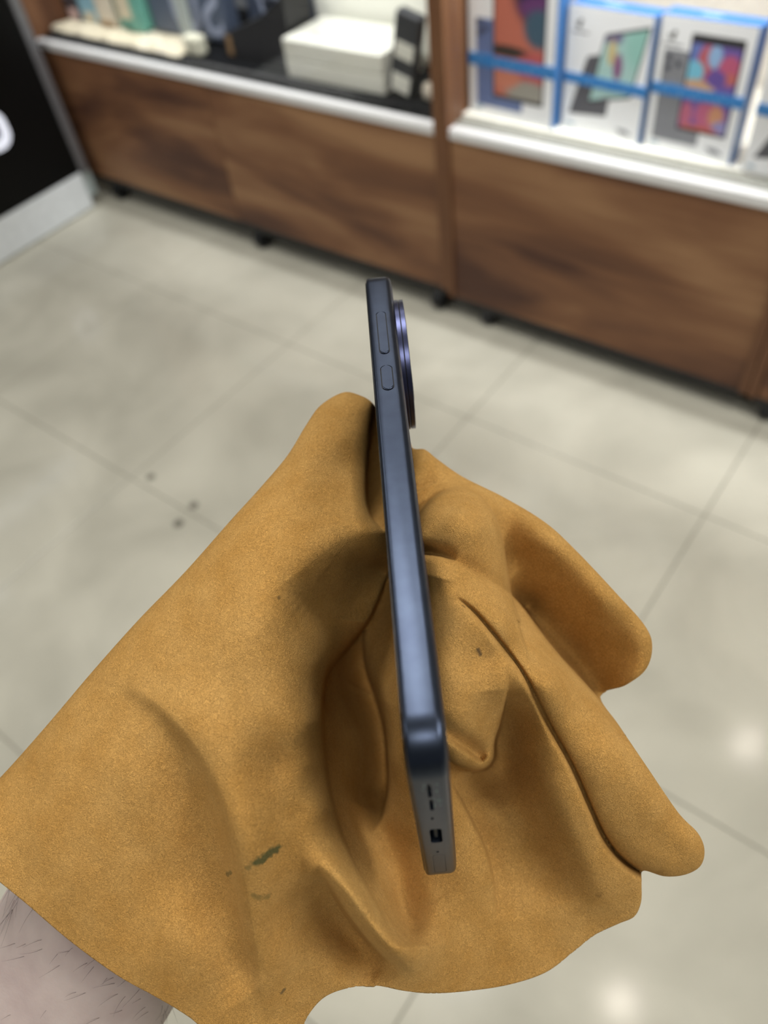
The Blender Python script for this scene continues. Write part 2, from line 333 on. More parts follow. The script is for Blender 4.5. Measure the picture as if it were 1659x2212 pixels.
def tablet_box(x, y, w, h, d, rz, label, screen, sm, tab, tmat, band, dots=(), brow=.03, emblem=True, accessory=True):
    t = empty('tablet_box', (x, y, SHELF_Z), rz)
    box('carton', 0, w, .0006, d, 0, h, B_BLUE2, t, .0012, 1)
    box('front_card', .0005, w - .004, 0.0, .0006, .0005, h - .0005, B_WHITE, t)
    box('top_flap', .001, w - .001, .001, d - .001, h, h + .0006, B_BLUE, t)
    def quad(name, q, m, layer, par=t, r=.004):
        yo = -.00025 * layer
        return prism(name, qrect(*[(u * w, v * h) for u, v in q], r), lambda u, v, hh: (u, hh, v), yo, yo - .0002, m, par)
    def flat(name, u0, u1, v0, v1, m, layer, par=t, sh=0.0, r=.002):
        return quad(name, ((u0 + sh, v1), (u1 + sh, v1), (u1, v0), (u0, v0)), m, layer, par, r)
    quad('printed_tablet_back', tab, tmat, 0)
    S = [np.array(p) for p in screen]; c = sum(S) / 4; up = (S[0] + S[1] - S[2] - S[3]); up = up / np.linalg.norm(up)
    fr = quad('printed_tablet', [tuple(c + (p - c) * 1.07 + (up * brow if k < 2 else 0)) for k, p in enumerate(S)], DARK, 1)
    quad('screen_picture', [tuple(p) for p in S], sm, 2, fr, .003)
    for (du, dv) in dots: flat('printed_lens', du, du + .055, dv, dv + .042, CAMDOT, 1, r=.003)
    box('blue_band', -.0006, w + .0006, -.0014, .0, band * h, (band + .082) * h, BAND, t)
    if emblem:
        e = flat('printed_emblem', .115, .15, .835, .90, DARK, 0, r=.0012, sh=.03)
        flat('stroke', .10, .115, .85, .875, DARK, 0, e, r=.0008); flat('stroke', .15, .17, .838, .85, DARK, 0, e, r=.0008); flat('stroke', .05, .26, .795, .808, PGREY, 0, e, r=.0006)
    flat('printed_mark', .07, .17, .04, .068, PINK, 0, r=.002)
    if accessory: flat('printed_accessory', .76, .90, .065, .105, PGREY, 0, r=.003, sh=-.07)
    m = flat('flap_print', .36, .56, .0, .02, PINK, 0, r=.001); m.matrix_local = Matrix.Translation((0, d * .45, h + .0012)) @ Matrix.Rotation(math.radians(-90), 4, 'X') @ Matrix.Diagonal((1, 1, 1, 1))
    tag(t, label, 'box', 'tablet boxes on the cream shelf'); return t
R4 = lambda u0, u1, v0, v1: ((u0, v1), (u1, v1), (u1, v0), (u0, v0))
tablet_box(-1.026, 1.578, .222, .300, .046, -.06, 'tall blue and white tablet box with orange screen picture, beside the wooden post', R4(.31, .86, .17, .93), S_OR, R4(.09, .64, .07, .66), PBLUE, .345, ((.10, .61), (.10, .545), (.175, .575)), emblem=False, accessory=False)
tablet_box(-0.795, 1.588, .190, .240, .042, -.09, 'white tablet box with mint screen picture, between the orange and the colourful box', ((.47, .80), (.94, .90), (.82, .385), (.34, .285)), S_MINT, ((.27, .63), (.62, .70), (.56, .18), (.085, .14)), PCHAR, .40, brow=.005)
tablet_box(-0.598, 1.576, .186, .245, .042, -.06, 'white tablet box with purple, pink and orange screen picture', R4(.36, .87, .22, .84), S_COL, R4(.08, .60, .09, .77), PGREY, .44, ((.11, .69), (.11, .62), (.22, .655)), brow=.04)
tablet_box(-0.386, 1.556, .130, .245, .042, -.04, 'tablet box with charcoal picture cut off by the right edge of the photo', ((.6, .80), (.98, .90), (.9, .385), (.5, .285)), S_MINT, ((.45, .5), (.7, .55), (.9, .18), (.12, .12)), PCHAR, .44, brow=.005)

# ------------------------------------------------------------------ goods in the left cabinet
def goods(name, x0, x1, y0, y1, h, mat, label, cat, bev=.002, z=SHELF_Z, rz=0.0, parts=()):
    e = empty(name, ((x0 + x1) / 2, y0, z), rz); w = x1 - x0
    box('carton', -w / 2, w / 2, 0, y1 - y0, 0, h, mat, e, bev, 2)
    for (pn, u0, u1, v0, v1, m) in parts:
        box(pn, -w / 2 + u0 * w, -w / 2 + u1 * w, -.0012, 0.0, v0 * h, v1 * h, m, e)
    tag(e, label, cat); return e
CREAM = plain('cream_label', (214, 202, 176), .5); BROWNP = plain('brown_print', (150, 120, 84), .5)
LZ = .012                                                    # goods stand on the liner
goods('perfume_box', -2.632, -2.572, 1.640, 1.68, .19, plain('dark_plum_card', (46, 40, 46), .4), 'dark plum carton with pink foot at left end of shelf', 'box', z=SHELF_Z + LZ, parts=(('pink_foot', .25, 1.0, .0, .16, plain('pink_card', (206, 176, 172), .5)), ('pale_print', .1, .7, .30, .52, plain('mauve_print', (120, 108, 122), .5))))
goods('perfume_box', -2.560, -2.474, 1.645, 1.69, .20, plain('light_blue_card', (138, 182, 202), .4), 'light blue carton with gold print on shelf', 'box', z=SHELF_Z + LZ, parts=(('gold_print', .35, .55, .40, .52, BROWNP), ('cream_foot', .2, .75, .0, .12, CREAM)))
goods('perfume_box', -2.452, -2.372, 1.632, 1.68, .20, plain('cream_card', (216, 206, 188), .4), 'cream carton with brown foot next to light blue one', 'box', z=SHELF_Z + LZ, parts=(('brown_foot', .0, .9, .0, .07, BROWNP), ('tan_print', .05, .85, .48, .7, plain('tan_print', (206, 172, 140), .5))))
goods('perfume_box', -2.372, -2.346, 1.660, 1.70, .20, plain('navy_card', (30, 38, 58), .4), 'narrow navy carton squeezed beside the cream one', 'box', z=SHELF_Z + LZ)
goods('perfume_box', -2.340, -2.236, 1.630, 1.68, .20, plain('teal_card', (104, 164, 150), .4), 'teal carton with tall cream label', 'box', z=SHELF_Z + LZ, parts=(('cream_label', .05, .62, .16, 1.0, CREAM), ('dark_corner', .2, .45, .0, .1, plain('dark_teal', (60, 110, 94), .5))))
# crumpled liner
def liner():
    nx, ny = 70, 18; vs = []; fs = []
    for j in range(ny):
        for i in range(nx):
            u, v = i / (nx - 1), j / (ny - 1)
            x = -2.636 + u * .63; y = 1.560 + v * .16 - .012 * u
            z = .003 + .006 * (1 + math.sin(u * 31 + 3 * v)) * (1 - v) * .6 + .004 * (1 + math.sin(u * 57 + v * 9)) * (1 - v) * .5
            if i in (0, nx - 1) or j in (0,): z = .001
            vs.append((x, y, SHELF_Z + z))
    for j in range(ny - 1):
        for i in range(nx - 1): a = j * nx + i; fs.append((a, a + 1, a + nx + 1, a + nx))
    o = mesh_obj('shelf_liner', vs, fs, plain('cream_satin', (222, 212, 186), .55), None, True)
    md = o.modifiers.new('thick', 'SOLIDIFY'); md.thickness = .0008
    tag(o, 'crumpled cream satin liner under the small cartons', 'cloth')
liner()
# lettered panels: an upright slate-blue carton, mirrored lettering
SLATE = plain('slate_blue_card', (78, 88, 106), .4); LETT = plain('pale_blue_lettering', (150, 158, 178), .45)
def text_part(body, size, mat, parent, loc, sx=1.0, sz=1.0, rot=0.0):
    cu = bpy.data.curves.new('lettering', 'FONT'); cu.body = body; cu.size = size; cu.extrude = .0004; cu.offset = .0015
    tmp = bpy.data.objects.new('lettering_tmp', cu); COL.objects.link(tmp)
    dg = bpy.context.evaluated_depsgraph_get(); me = bpy.data.meshes.new_from_object(tmp.evaluated_get(dg)); bpy.data.objects.remove(tmp)
    M = Matrix.Translation(loc) @ Matrix.Rotation(rot, 4, 'Y') @ Matrix.Rotation(math.radians(90), 4, 'X') @ Matrix.Diagonal((sx, sz, 1, 1))
    me.transform(M); me.materials.clear(); me.materials.append(mat)
    o = bpy.data.objects.new('lettering', me); o['label'] = 'large pale lettering, mirrored'; return link(o, parent)
e = empty('phone_carton', (-2.055, 1.66, SHELF_Z + .013), 0.0)
box('carton', -.165, .165, 0, .05, 0, .27, SLATE, e, .002, 1)
text_part('SU', .165, LETT, e, (.155, -.001, .015), sx=-1.15, sz=1.25)
tag(e, 'slate blue carton with large pale mirrored letters behind the cream cube', 'box')
e = empty('phone_carton', (-1.74, 1.735, SHELF_Z), 0.0)
box('carton', -.135, .095, 0, .05, 0, .30, plain('slate_dark_card', (66, 74, 90), .4), e, .002, 1)
text_part('AM', .115, LETT, e, (.09, -.001, .105), sx=-1.05, sz=1.3, rot=-.25)
tag(e, 'slate carton with pale mirrored letters standing behind the black wedge box', 'box')
# black wedge box traced on its own plane
pts = [at(*p, 1, 1.60)[[0, 2]] for p in ((486, 130), (484, 74), (560, 38), (648, -6), (648, 60), (622, 152))]
pts[0][1] = SHELF_Z; pts[-1][1] = SHELF_Z
for p in pts: p[0] = min(p[0], -1.596)
ox = float(np.mean([p[0] for p in pts]))
e = empty('phone_carton', (ox, 1.60, SHELF_Z))
prism('carton', [(p[0] - ox, p[1] - SHELF_Z) for p in pts][::-1], lambda u, v, h: (u, h, v), .10, 0.0, plain('matt_black_card', (38, 38, 40), .5), e)
box('brown_corner', -.137, -.119, -.0015, 0, .012, .062, BROWNP, e)
tag(e, 'matt black carton with slanting top beside the white box stack', 'box')
goods('cream_cube', -1.998, -1.935, 1.572, 1.61, .05, plain('ivory_plastic', (226, 224, 202), .4), 'small ivory cube at the shelf front', 'box', bev=.008)
goods('price_stand', -2.045, -1.995, 1.615, 1.625, .15, plain('pale_green_acrylic', (176, 184, 180), .3), 'pale upright acrylic holder behind the ivory cube', 'holder', bev=.003, z=SHELF_Z + .010)
WB = plain('warm_white_card', (228, 228, 216), .4, var=.02)
for k, (z, lab) in enumerate(((0, 'warm white flat box, lower one of the stack of two'), (.047, 'warm white flat box with slot in its lid, upper one of the stack'))):
    e = goods('white_phone_box', -1.590, -1.268, 1.566, 1.735, .0465, WB, lab, 'box', z=SHELF_Z + z, bev=.004)
    e['group'] = 'stacked warm white boxes'
    if k: box('lid_slot_shade', -.10, .10, .045, .055, .0462, .0468, plain('slot_shadow_grey', (150, 152, 142), .6), e)  # flat grey strip paints the shadow of the lid's groove
goods('white_phone_box', -1.638, -1.10, 1.76, 1.82, .30, WB, 'large warm white box standing upright behind the flat stack', 'box', bev=.006)
e = empty('black_strap_box', (-1.232, 1.575, SHELF_Z)); e.rotation_euler = (0, math.radians(14), 0)
box('carton', -.034, .034, 0, .03, .009, .19, plain('charcoal_card', (52, 54, 58), .5), e, .003, 1)
box('white_label', -.024, .028, -.001, 0, .014, .055, WB, e); box('white_label', -.024, .028, -.001, 0, .092, .128, WB, e)
tag(e, 'narrow charcoal box with two white labels leaning by the white stack', 'box')
goods('trinket_pouch', -1.165, -1.115, 1.575, 1.605, .042, plain('cream_fabric', (214, 204, 186), .7), 'small cream pouch in the corner by the post', 'pouch', bev=.014)
goods('lip_tube', -1.150, -1.128, 1.615, 1.637, .11, plain('mauve_tube', (140, 112, 116), .4), 'small mauve tube behind the cream pouch', 'tube', bev=.006)

# ------------------------------------------------------------------ the phone
PR = np.array([[-0.09386122, -0.06099789, -0.99371491], [-0.6531671, -0.74951507, 0.10770282], [-0.75137395, 0.659171, 0.03050859]])
PT = np.array([0.00603365, 0.00771938, 0.21690643])
pw_ = R.T @ PR; po = R.T @ PT + CAM
phone = bpy.data.objects.new('smartphone', None); phone.empty_display_size = .02; link(phone)
phone.matrix_world = Matrix(((*pw_[0], po[0]), (*pw_[1], po[1]), (*pw_[2], po[2]), (0, 0, 0, 1)))
tag(phone, 'slim slate-blue smartphone seen edge-on, gripped through the mustard cloth', 'phone')
PW, PL, MM = .0753, .1615, .001
def phone_metal():
    m, nt, b = new_mat('satin_blue_metal'); tc = nt.nodes.new('ShaderNodeTexCoord')
    nz = nt.nodes.new('ShaderNodeTexNoise'); nz.inputs['Scale'].default_value = 2600; nz.inputs['Detail'].default_value = 3; nt.links.new(tc.outputs['Object'], nz.inputs['Vector'])
    n2 = nt.nodes.new('ShaderNodeTexNoise'); n2.inputs['Scale'].default_value = 260; n2.inputs['Detail'].default_value = 5; nt.links.new(tc.outputs['Object'], n2.inputs['Vector'])
    rp = nt.nodes.new('ShaderNodeValToRGB'); rp.color_ramp.elements[0].position = .3; rp.color_ramp.elements[1].position = .75
    rp.color_ramp.elements[0].color = (*lin((54, 61, 76)), 1); rp.color_ramp.elements[1].color = (*lin((60, 68, 83)), 1)
    nt.links.new(n2.outputs['Fac'], rp.inputs[0]); nt.links.new(rp.outputs[0], b.inputs['Base Color'])
    b.inputs['Metallic'].default_value = .95; b.inputs['Roughness'].default_value = .33
    bp = nt.nodes.new('ShaderNodeBump'); bp.inputs['Strength'].default_value = .12; bp.inputs['Distance'].default_value = .00005
    nt.links.new(nz.outputs['Fac'], bp.inputs['Height']); nt.links.new(bp.outputs['Normal'], b.inputs['Normal']); return m
PM = phone_metal(); PDARK = plain('phone_hole_black', (6, 6, 7), .6); PGLASS = plain('phone_screen_glass', (6, 7, 10), .08, spec=.5, var=0); PBACK = plain('phone_back_glass', (52, 62, 86), .3, .2)
def loft(name, prof, x0, x1, y0, y1, r, mat, parent, n=12):
    rings = []; bm = bmesh.new()
    for z, ins in prof:
        rr = max(r - ins, .0004); rings.append([bm.verts.new((u, v, z)) for u, v in rrect(x0 + ins, x1 - ins, y0 + ins, y1 - ins, rr, n)])
    for a, b_ in zip(rings, rings[1:]):
        k = len(a)
        for i in range(k): bm.faces.new((a[i], a[(i + 1) % k], b_[(i + 1) % k], b_[i]))
    bm.faces.new(rings[0][::-1]); bm.faces.new(rings[-1])
    return bm_obj(name, bm, mat, parent, True)
prof = [(-.0040, .0019), (-.00392, .0014), (-.0037, .0008), (-.0034, .00042), (-.0030, .00018), (-.0026, .00005), (-.0023, 0), (.0027, 0), (.0031, .00008), (.0034, .00028), (.0036, .0006), (.0037, .0009)]
frame = loft('frame', prof, -PW / 2, PW / 2, -PL / 2, PL / 2, .0092, PM, phone)
def cutter(pts, fn, h0, h1):
    return prism('cutter', pts, fn, h0, h1)
side = lambda u, v, h: (PW / 2 + h, u, v)          # u along length, v through thickness
bott = lambda u, v, h: (u, -PL / 2 - h, v)         # u along width
def stad(u0, u1, v0, v1, r=None): return rrect(u0, u1, v0, v1, r or (min(u1 - u0, v1 - v0) / 2 - 1e-6), 6)
VOL = (.0359, .0557, -.00112, .00128); PWR = (.0204, .0305, -.00130, .00150)
cuts = []
g = .0003
for (a, b_, c_, d_) in (VOL, PWR): cuts.append(cutter(stad(a - g, b_ + g, c_ - g, d_ + g), side, -.0012, .001))
cuts.append(cutter(stad(-.0066, .0020, -.00135, .00125, .0008), bott, -.004, .001))                                    # charging port
cuts.append(cutter(stad(.0200, .0262, -.00028, .00052, .0002), bott, -.002, .001)); cuts.append(cutter(stad(.0131, .0186, -.00032, .00048, .0002), bott, -.002, .001))   # speaker slots
cuts.append(cutter(stad(.0078, .0090, .0, .0006), bott, -.002, .001)); cuts.append(cutter(stad(-.0133, -.0124, -.0002, .0004), bott, -.002, .001))
cuts.append(cutter(stad(-.0276, -.0268, -.0003, .0003), bott, -.002, .001))
sim = stad(-.0280, -.0150, -.0014, .0013, .0009); sim_o = stad(-.02808, -.01492, -.00148, .00138, .00095)
cuts.append(cutter(sim_o, bott, -.0006, .001))
for c_ in cuts:
    c_.parent = phone
    md = frame.modifiers.new('cut', 'BOOLEAN'); md.operation = 'DIFFERENCE'; md.object = c_; md.solver = 'EXACT'
bpy.context.view_layer.update(); dg = bpy.context.evaluated_depsgraph_get()
nm = bpy.data.meshes.new_from_object(frame.evaluated_get(dg)); frame.modifiers.clear(); frame.data = nm
nm.materials.clear(); nm.materials.append(PM)
for p_ in nm.polygons: p_.material_index = 0
nm.polygons.foreach_set('use_smooth', [True] * len(nm.polygons))
try: nm.set_sharp_from_angle(angle=math.radians(32))
except Exception: pass
for c_ in cuts: bpy.data.objects.remove(c_)
for (a, b_, c_, d_) in (VOL, PWR): prism('key_gap_shade', stad(a - g * .96, b_ + g * .96, c_ - g * .96, d_ + g * .96), side, -.00118, -.00022, PDARK, phone)  # black filler stands in for the shade in the gaps round the keys
bt = prism('volume_key', stad(*VOL), side, -.0011, .00032, PM, phone, bevel=.00022)
bt = prism('power_key', stad(*PWR), side, -.0011, .00032, PM, phone, bevel=.00022)
prism('sim_tray', sim, bott, -.00055, .0, PM, phone)
pt = prism('charging_port', stad(-.0064, .0018, -.0012, .0011, .0007), bott, -.0039, -.0028, PDARK, phone); prism('tongue', stad(-.0056, .0010, -.0004, .0003, .0003), bott, -.0028, -.0008, PDARK, pt)
for (a, b_) in ((.0201, .0261), (.0132, .0185)): prism('speaker_mesh', stad(a, b_, -.00027, .00047, .00018), bott, -.0019, -.0012, PDARK, phone)
for (a, b_) in ((.0079, .0089), (-.01325, -.01245)): prism('microphone', stad(a, b_, .0, .0004), bott, -.0019, -.0010, PDARK, phone)
# scratched dusty patch round the speaker
SCR = plain('pale_scuff', (112, 132, 130), .7)
for k in range(16):
    u = random.uniform(.0145, .0262); v = random.choice([random.uniform(-.0022, -.0006), random.uniform(-.0022, -.0006), random.uniform(.0007, .0013)])
    prism('scuff', stad(u, u + random.uniform(.0003, .0010), v, v + random.uniform(.0001, .0003)), bott, 0.0, .00004, SCR, phone)
loft('screen', [(.0037, .0), (.0039, .00005), (.0040, .0003)], -PW / 2 + .0009, PW / 2 - .0009, -PL / 2 + .0009, PL / 2 - .0009, .0091, PGLASS, phone)
loft('back_panel', [(-.0041, .0004), (-.00399, 0)], -PW / 2 + .0021, PW / 2 - .0021, -PL / 2 + .0021, PL / 2 - .0021, .0080, PBACK, phone)
RING = plain('polished_blue_ring', (72, 76, 104), .32, .95, var=.02, scale=200)
def disc(name, cx, cy, r, z0, z1, mat, parent, bev=.0001, n=72):
    bm = bmesh.new(); zs = [(z0, r), (z1 + bev, r), (z1, r - bev)]
    rings = [[bm.verts.new((cx + q * math.cos(2 * math.pi * i / n), cy + q * math.sin(2 * math.pi * i / n), z)) for i in range(n)] for z, q in zs]
    for a, b_ in zip(rings, rings[1:]):
        for i in range(n): bm.faces.new((a[i], a[(i + 1) % n], b_[(i + 1) % n], b_[i]))
    bm.faces.new(rings[0]); bm.faces.new(rings[-1])
    o = bm_obj(name, bm, mat, parent, True)
    try: o.data.set_sharp_from_angle(angle=math.radians(35))
    except Exception: pass
    return o
cm = disc('camera_module', .0162, .0570, .0201, -.0041, -.00535, RING, phone)
disc('groove', .0162, .0570, .0196, -.00535, -.0056, PDARK, cm)
disc('outer_ring', .0162, .0570, .0200, -.0056, -.0069, RING, cm)
disc('lens_glass', .0162, .0570, .0180, -.0069, -.0070, PGLASS, cm)
for a in (30, 150, 270): disc('lens', .0162 + .0095 * math.cos(math.radians(a)), .057 + .0095 * math.sin(math.radians(a)), .0052, -.0070, -.0072, PGLASS, cm, n=32)

# ------------------------------------------------------------------ the cloth: one folded sheet draped over the hand
# relief of the sheet facing the camera: outline, resting depths (mm) and folds
OUT = [(740, 848, 60), (775, 853, 45), (806, 872, 25), (850, 930, 10), (890, 967, 22), (918, 971, 28), (945, 992, 35), (1000, 1030, 42), (1090, 1075, 48), (1180, 1130, 55),
       (1250, 1195, 60), (1330, 1280, 60), (1392, 1350, 50), (1409, 1395, 42), (1396, 1445, 30), (1352, 1480, 10), (1297, 1503, 0), (1338, 1568, 30), (1400, 1660, 48), (1465, 1755, 52),
       (1508, 1800, 48), (1522, 1838, 42), (1512, 1872, 38), (1478, 1890, 34), (1435, 1893, 28), (1390, 1881, 14), (1386, 1905, 14), (1385, 1948, 14), (1370, 1980, 12), (1335, 1996, 5),
       (1285, 2020, 0), (1240, 2055, 0), (1180, 2100, 0), (1100, 2127, 0), (1010, 2141, 0), (930, 2146, 0), (870, 2140, 0), (810, 2129, 0), (750, 2135, 0), (700, 2155, 0), (665, 2195, 0),
       (640, 2250, 0), (580, 2310, 0), (490, 2290, 0), (430, 2216, 0), (385, 2182, 0), (330, 2150, 0), (250, 2105, 0), (150, 2032, 0), (60, 1955, 0), (0, 1906, 0), (-70, 1850, 0), (-120, 1800, 20),
       (-80, 1755, 50), (0, 1680, 60), (100, 1568, 60), (200, 1450, 60), (300, 1338, 60), (400, 1235, 60), (500, 1122, 60), (560, 1056, 60), (620, 985, 60), (660, 920, 55), (692, 876, 55)]
CTRL = [(740, 870, 236), (700, 910, 230), (620, 1020, 220), (740, 950, 226), (780, 1000, 229), (560, 1090, 214), (680, 1080, 212), (770, 1100, 211), (812, 1150, 206), (500, 1160, 209), (600, 1200, 199),
        (700, 1200, 201), (760, 1250, 210), (822, 1230, 214), (680, 1300, 203), (780, 1340, 214), (400, 1270, 205), (500, 1300, 195), (600, 1350, 193), (690, 1430, 200), (300, 1370, 203), (400, 1400, 195),
        (550, 1480, 188), (640, 1500, 188), (680, 1560, 189), (200, 1480, 202), (300, 1520, 195), (100, 1600, 202), (200, 1650, 193), (0, 1720, 203), (100, 1800, 193), (-80, 1800, 200), (200, 1900, 191), (60, 1900, 194),
        (350, 1750, 190), (600, 1650, 185), (670, 1650, 186), (560, 1800, 183), (650, 1760, 183), (695, 1750, 185), (620, 1850, 184), (735, 1850, 187), (780, 1940, 187), (840, 2020, 188), (870, 2055, 190),
        (640, 1960, 193), (600, 2050, 194), (480, 2050, 189), (350, 2060, 190), (350, 1900, 192), (250, 2080, 193), (430, 2190, 195), (560, 2250, 198),
        (900, 985, 238), (1000, 1045, 230), (1100, 1105, 225), (1200, 1180, 221), (1300, 1300, 221), (1380, 1390, 226), (1330, 1450, 230), (1160, 1290, 229), (1240, 1400, 231), (1140, 1200, 225),
        (950, 1110, 205), (1000, 1110, 202), (1040, 1140, 203), (1000, 1180, 200), (1050, 1220, 204), (940, 1170, 203), (1085, 1280, 203),
        (1000, 1260, 197), (1100, 1340, 195), (1200, 1470, 195), (1300, 1620, 199), (1400, 1760, 204), (1480, 1850, 210), (1390, 1840, 209),
        (950, 1250, 195), (980, 1350, 191), (1050, 1420, 192), (960, 1450, 188), (1010, 1540, 188), (980, 1600, 190), (1130, 1560, 203), (1200, 1730, 208), (1330, 1930, 216), (1250, 2000, 220), (1110, 1700, 213),
        (1120, 1900, 219), (1010, 1750, 212), (1030, 1900, 213), (1100, 2080, 217), (980, 2080, 210), (945, 1990, 209), (900, 2110, 202), (800, 2100, 199), (700, 2110, 200), (660, 2010, 198), (650, 2120, 201),
        (740, 1600, 216), (780, 1700, 222), (830, 1850, 212), (865, 1950, 204), (760, 1500, 224), (795, 1790, 218), (850, 1500, 205), (858, 1650, 208), (870, 1780, 214), (905, 1880, 216), (930, 1940, 212)]
# folded-over edges, far side on the right of travel: (points (x, y, drop in mm), rounding px, reach of the drop px)
STEPS = [
 ([(880, 2055, 0), (842, 2013, 3), (812, 1953, 5), (769, 1881, 7), (733, 1796, 9), (708, 1700, 11), (696, 1620, 13), (692, 1543, 16), (702, 1461, 20), (728, 1422, 22), (764, 1380, 22), (800, 1330, 18), (830, 1255, 10), (840, 1220, 0)], 34, 95, 7),
 ([(688, 1868, 0), (706, 1892, 6), (724, 1922, 12), (745, 1958, 17), (779, 2003, 20), (822, 2048, 16), (848, 2068, 10), (874, 2084, 4), (902, 2098, 0)], 40, 75, 13),
 ([(792, 1345, 0), (787, 1390, 14), (794, 1445, 28), (816, 1510, 36), (832, 1575, 36), (839, 1650, 34), (839, 1706, 28), (832, 1748, 16), (820, 1775, 5), (805, 1800, 0)], 24, 58),
 ([(1118, 1340, 12), (1102, 1285, 15), (1088, 1203, 17), (1075, 1140, 14), (1048, 1088, 7), (1012, 1060, 5), (980, 1058, 8), (945, 1072, 14), (920, 1095, 18), (898, 1128, 20), (880, 1160, 20)], 34, 52),
 ([(1345, 1580, 22), (1290, 1510, 22), (1200, 1410, 20), (1140, 1330, 14), (1112, 1297, 6), (1085, 1272, 0)], 40, 55),
 ([(1130, 1310, 7), (1103, 1288, 6), (1050, 1255, 3.5), (1000, 1226, 2.5), (960, 1208, 2), (940, 1200, 0)], 26, 26),
 ([(985, 1214, 0), (958, 1206, 4), (935, 1201, 9), (905, 1197, 12)], 16, 20),
 ([(985, 1285, 0), (1010, 1302, 2.5), (1040, 1330, 4.5), (1090, 1390, 5.5), (1140, 1460, 6), (1190, 1560, 6), (1240, 1650, 6.5), (1280, 1740, 8), (1310, 1805, 11), (1345, 1850, 13), (1390, 1882, 13), (1420, 1890, 10)], 44, 10),
 ([(945, 1590, 0), (975, 1640, 10), (1010, 1660, 15), (1045, 1658, 17), (1065, 1638, 17), (1068, 1600, 16), (1080, 1560, 13), (1088, 1512, 7), (1092, 1470, 2), (1090, 1440, 0)], 30, 65, 7),
 ([(1070, 1990, 0), (1064, 1900, 4), (1045, 1830, 6), (1010, 1760, 6), (975, 1695, 4), (955, 1655, 0)], 56, 60),
 ([(835, 1150, 0), (818, 1140, 12), (797, 1112, 28), (790, 1060, 34), (795, 960, 32), (801, 895, 20), (806, 866, 6)], 34, 70),
]
# soft ridges (+ towards the camera) and valleys (-): (points (x, y, mm), width left of travel, width right of travel)
RIDGES = [
 ([(270, 1470, 0), (293, 1484, 1.6), (357, 1530, 4), (426, 1612, 6.5), (476, 1704, 9), (508, 1795, 10), (527, 1887, 10), (545, 1985, 8), (565, 2100, 4), (590, 2200, 0)], 85, 22),
 ([(330, 1560, 0), (400, 1640, -4), (445, 1780, -6), (468, 1910, -6), (520, 2070, -5), (560, 2130, 0)], 45, 75),
 ([(1082, 1490, 0), (1088, 1555, -8), (1096, 1640, -9), (1122, 1760, -7), (1160, 1870, -5), (1195, 1960, 0)], 55, 50),
 ([(1060, 1420, 0), (1105, 1495, 4), (1145, 1580, 5), (1195, 1700, 5), (1250, 1820, 5), (1300, 1915, 4), (1335, 1980, 0)], 55, 48),
 ([(955, 1575, -3), (985, 1598, -6), (1015, 1618, -9), (1036, 1634, -9), (1048, 1644, 0)], 24, 9),
 ([(650, 1885, 0), (700, 1885, 5), (745, 1920, 8), (790, 1982, 9), (840, 2040, 9), (880, 2064, 7), (915, 2048, 3), (945, 2005, 0)], 42, 32),
 ([(640, 1240, 0), (675, 1280, -3), (740, 1300, -10), (800, 1290, -18), (835, 1260, -18)], 55, 60),
 ([(812, 1720, 0), (842, 1830, -8), (866, 1930, -12), (882, 1990, -12), (890, 2025, -6), (892, 2045, 0)], 42, 36),
 ([(700, 1120, 0), (740, 1200, 0), (790, 1230, -8), (830, 1235, -12)], 30, 30),
 ([(640, 1130, 0), (700, 1170, 2), (760, 1150, 3.5), (815, 1140, 5)], 60, 50),
 ([(700, 1890, 0), (640, 1915, -2), (600, 1990, -3), (590, 2080, 0)], 40, 30),
 ([(1120, 1180, 0), (1150, 1260, -2), (1200, 1360, -3), (1265, 1460, -2), (1300, 1500, 0)], 70, 50),
]
STRIP = np.array([(790, 598), (842, 596), (966, 1622), (985, 1880), (978, 1894), (926, 1896), (918, 1885), (872, 1622)], float)   # where the phone stands in the sheet

def seg_field(X, Y, poly, extra):
    """nearest point on a dense polyline: distance, signed side (+ right of travel), interpolated extras"""
    P = np.column_stack([X, Y]); best = np.full(len(P), 1e18); side_ = np.zeros(len(P)); ex = np.zeros(len(P))
    for i in range(len(poly) - 1):
        a, b = poly[i], poly[i + 1]; d = b - a; L2 = d @ d + 1e-12
        t = np.clip(((P - a) @ d) / L2, 0, 1); q = P - a - t[:, None] * d
        D = (q ** 2).sum(1); s = d[0] * q[:, 1] - d[1] * q[:, 0]
        m = D < best; best[m] = D[m]; side_[m] = np.sign(s[m]); ex[m] = (extra[i] * (1 - t) + extra[i + 1] * t)[m]
    return np.sqrt(best), side_, ex

def inside(X, Y, poly):
    r = np.zeros(len(X), bool); n = len(poly); j = n - 1
    for i in range(n):
        xi, yi = poly[i]; xj, yj = poly[j]
        c = ((yi > Y) != (yj > Y)) & (X < (xj - xi) * (Y - yi) / (yj - yi + 1e-12) + xi); r ^= c; j = i
    return r

def tps(C, lam=0.6):
    C = np.asarray(C, float); P = C[:, :2] / 300; n = len(P)
    r = np.linalg.norm(P[:, None] - P[None], axis=2); K = np.where(r > 0, r ** 2 * np.log(r + 1e-12), 0) + lam * 0.01 * np.eye(n)
    A = np.zeros((n + 3, n + 3)); A[:n, :n] = K; A[:n, n] = 1; A[:n, n + 1:] = P; A[n, :n] = 1; A[n + 1:, :n] = P.T
    w = np.linalg.solve(A, np.concatenate([C[:, 2], np.zeros(3)]))
    def f(X, Y):
        Q = np.column_stack([X, Y]) / 300; o = w[n] + Q @ w[n + 1:]
        for i in range(n):
            rr = np.hypot(Q[:, 0] - P[i, 0], Q[:, 1] - P[i, 1]); o = o + w[i] * np.where(rr > 0, rr ** 2 * np.log(rr + 1e-12), 0)
        return o
    return f

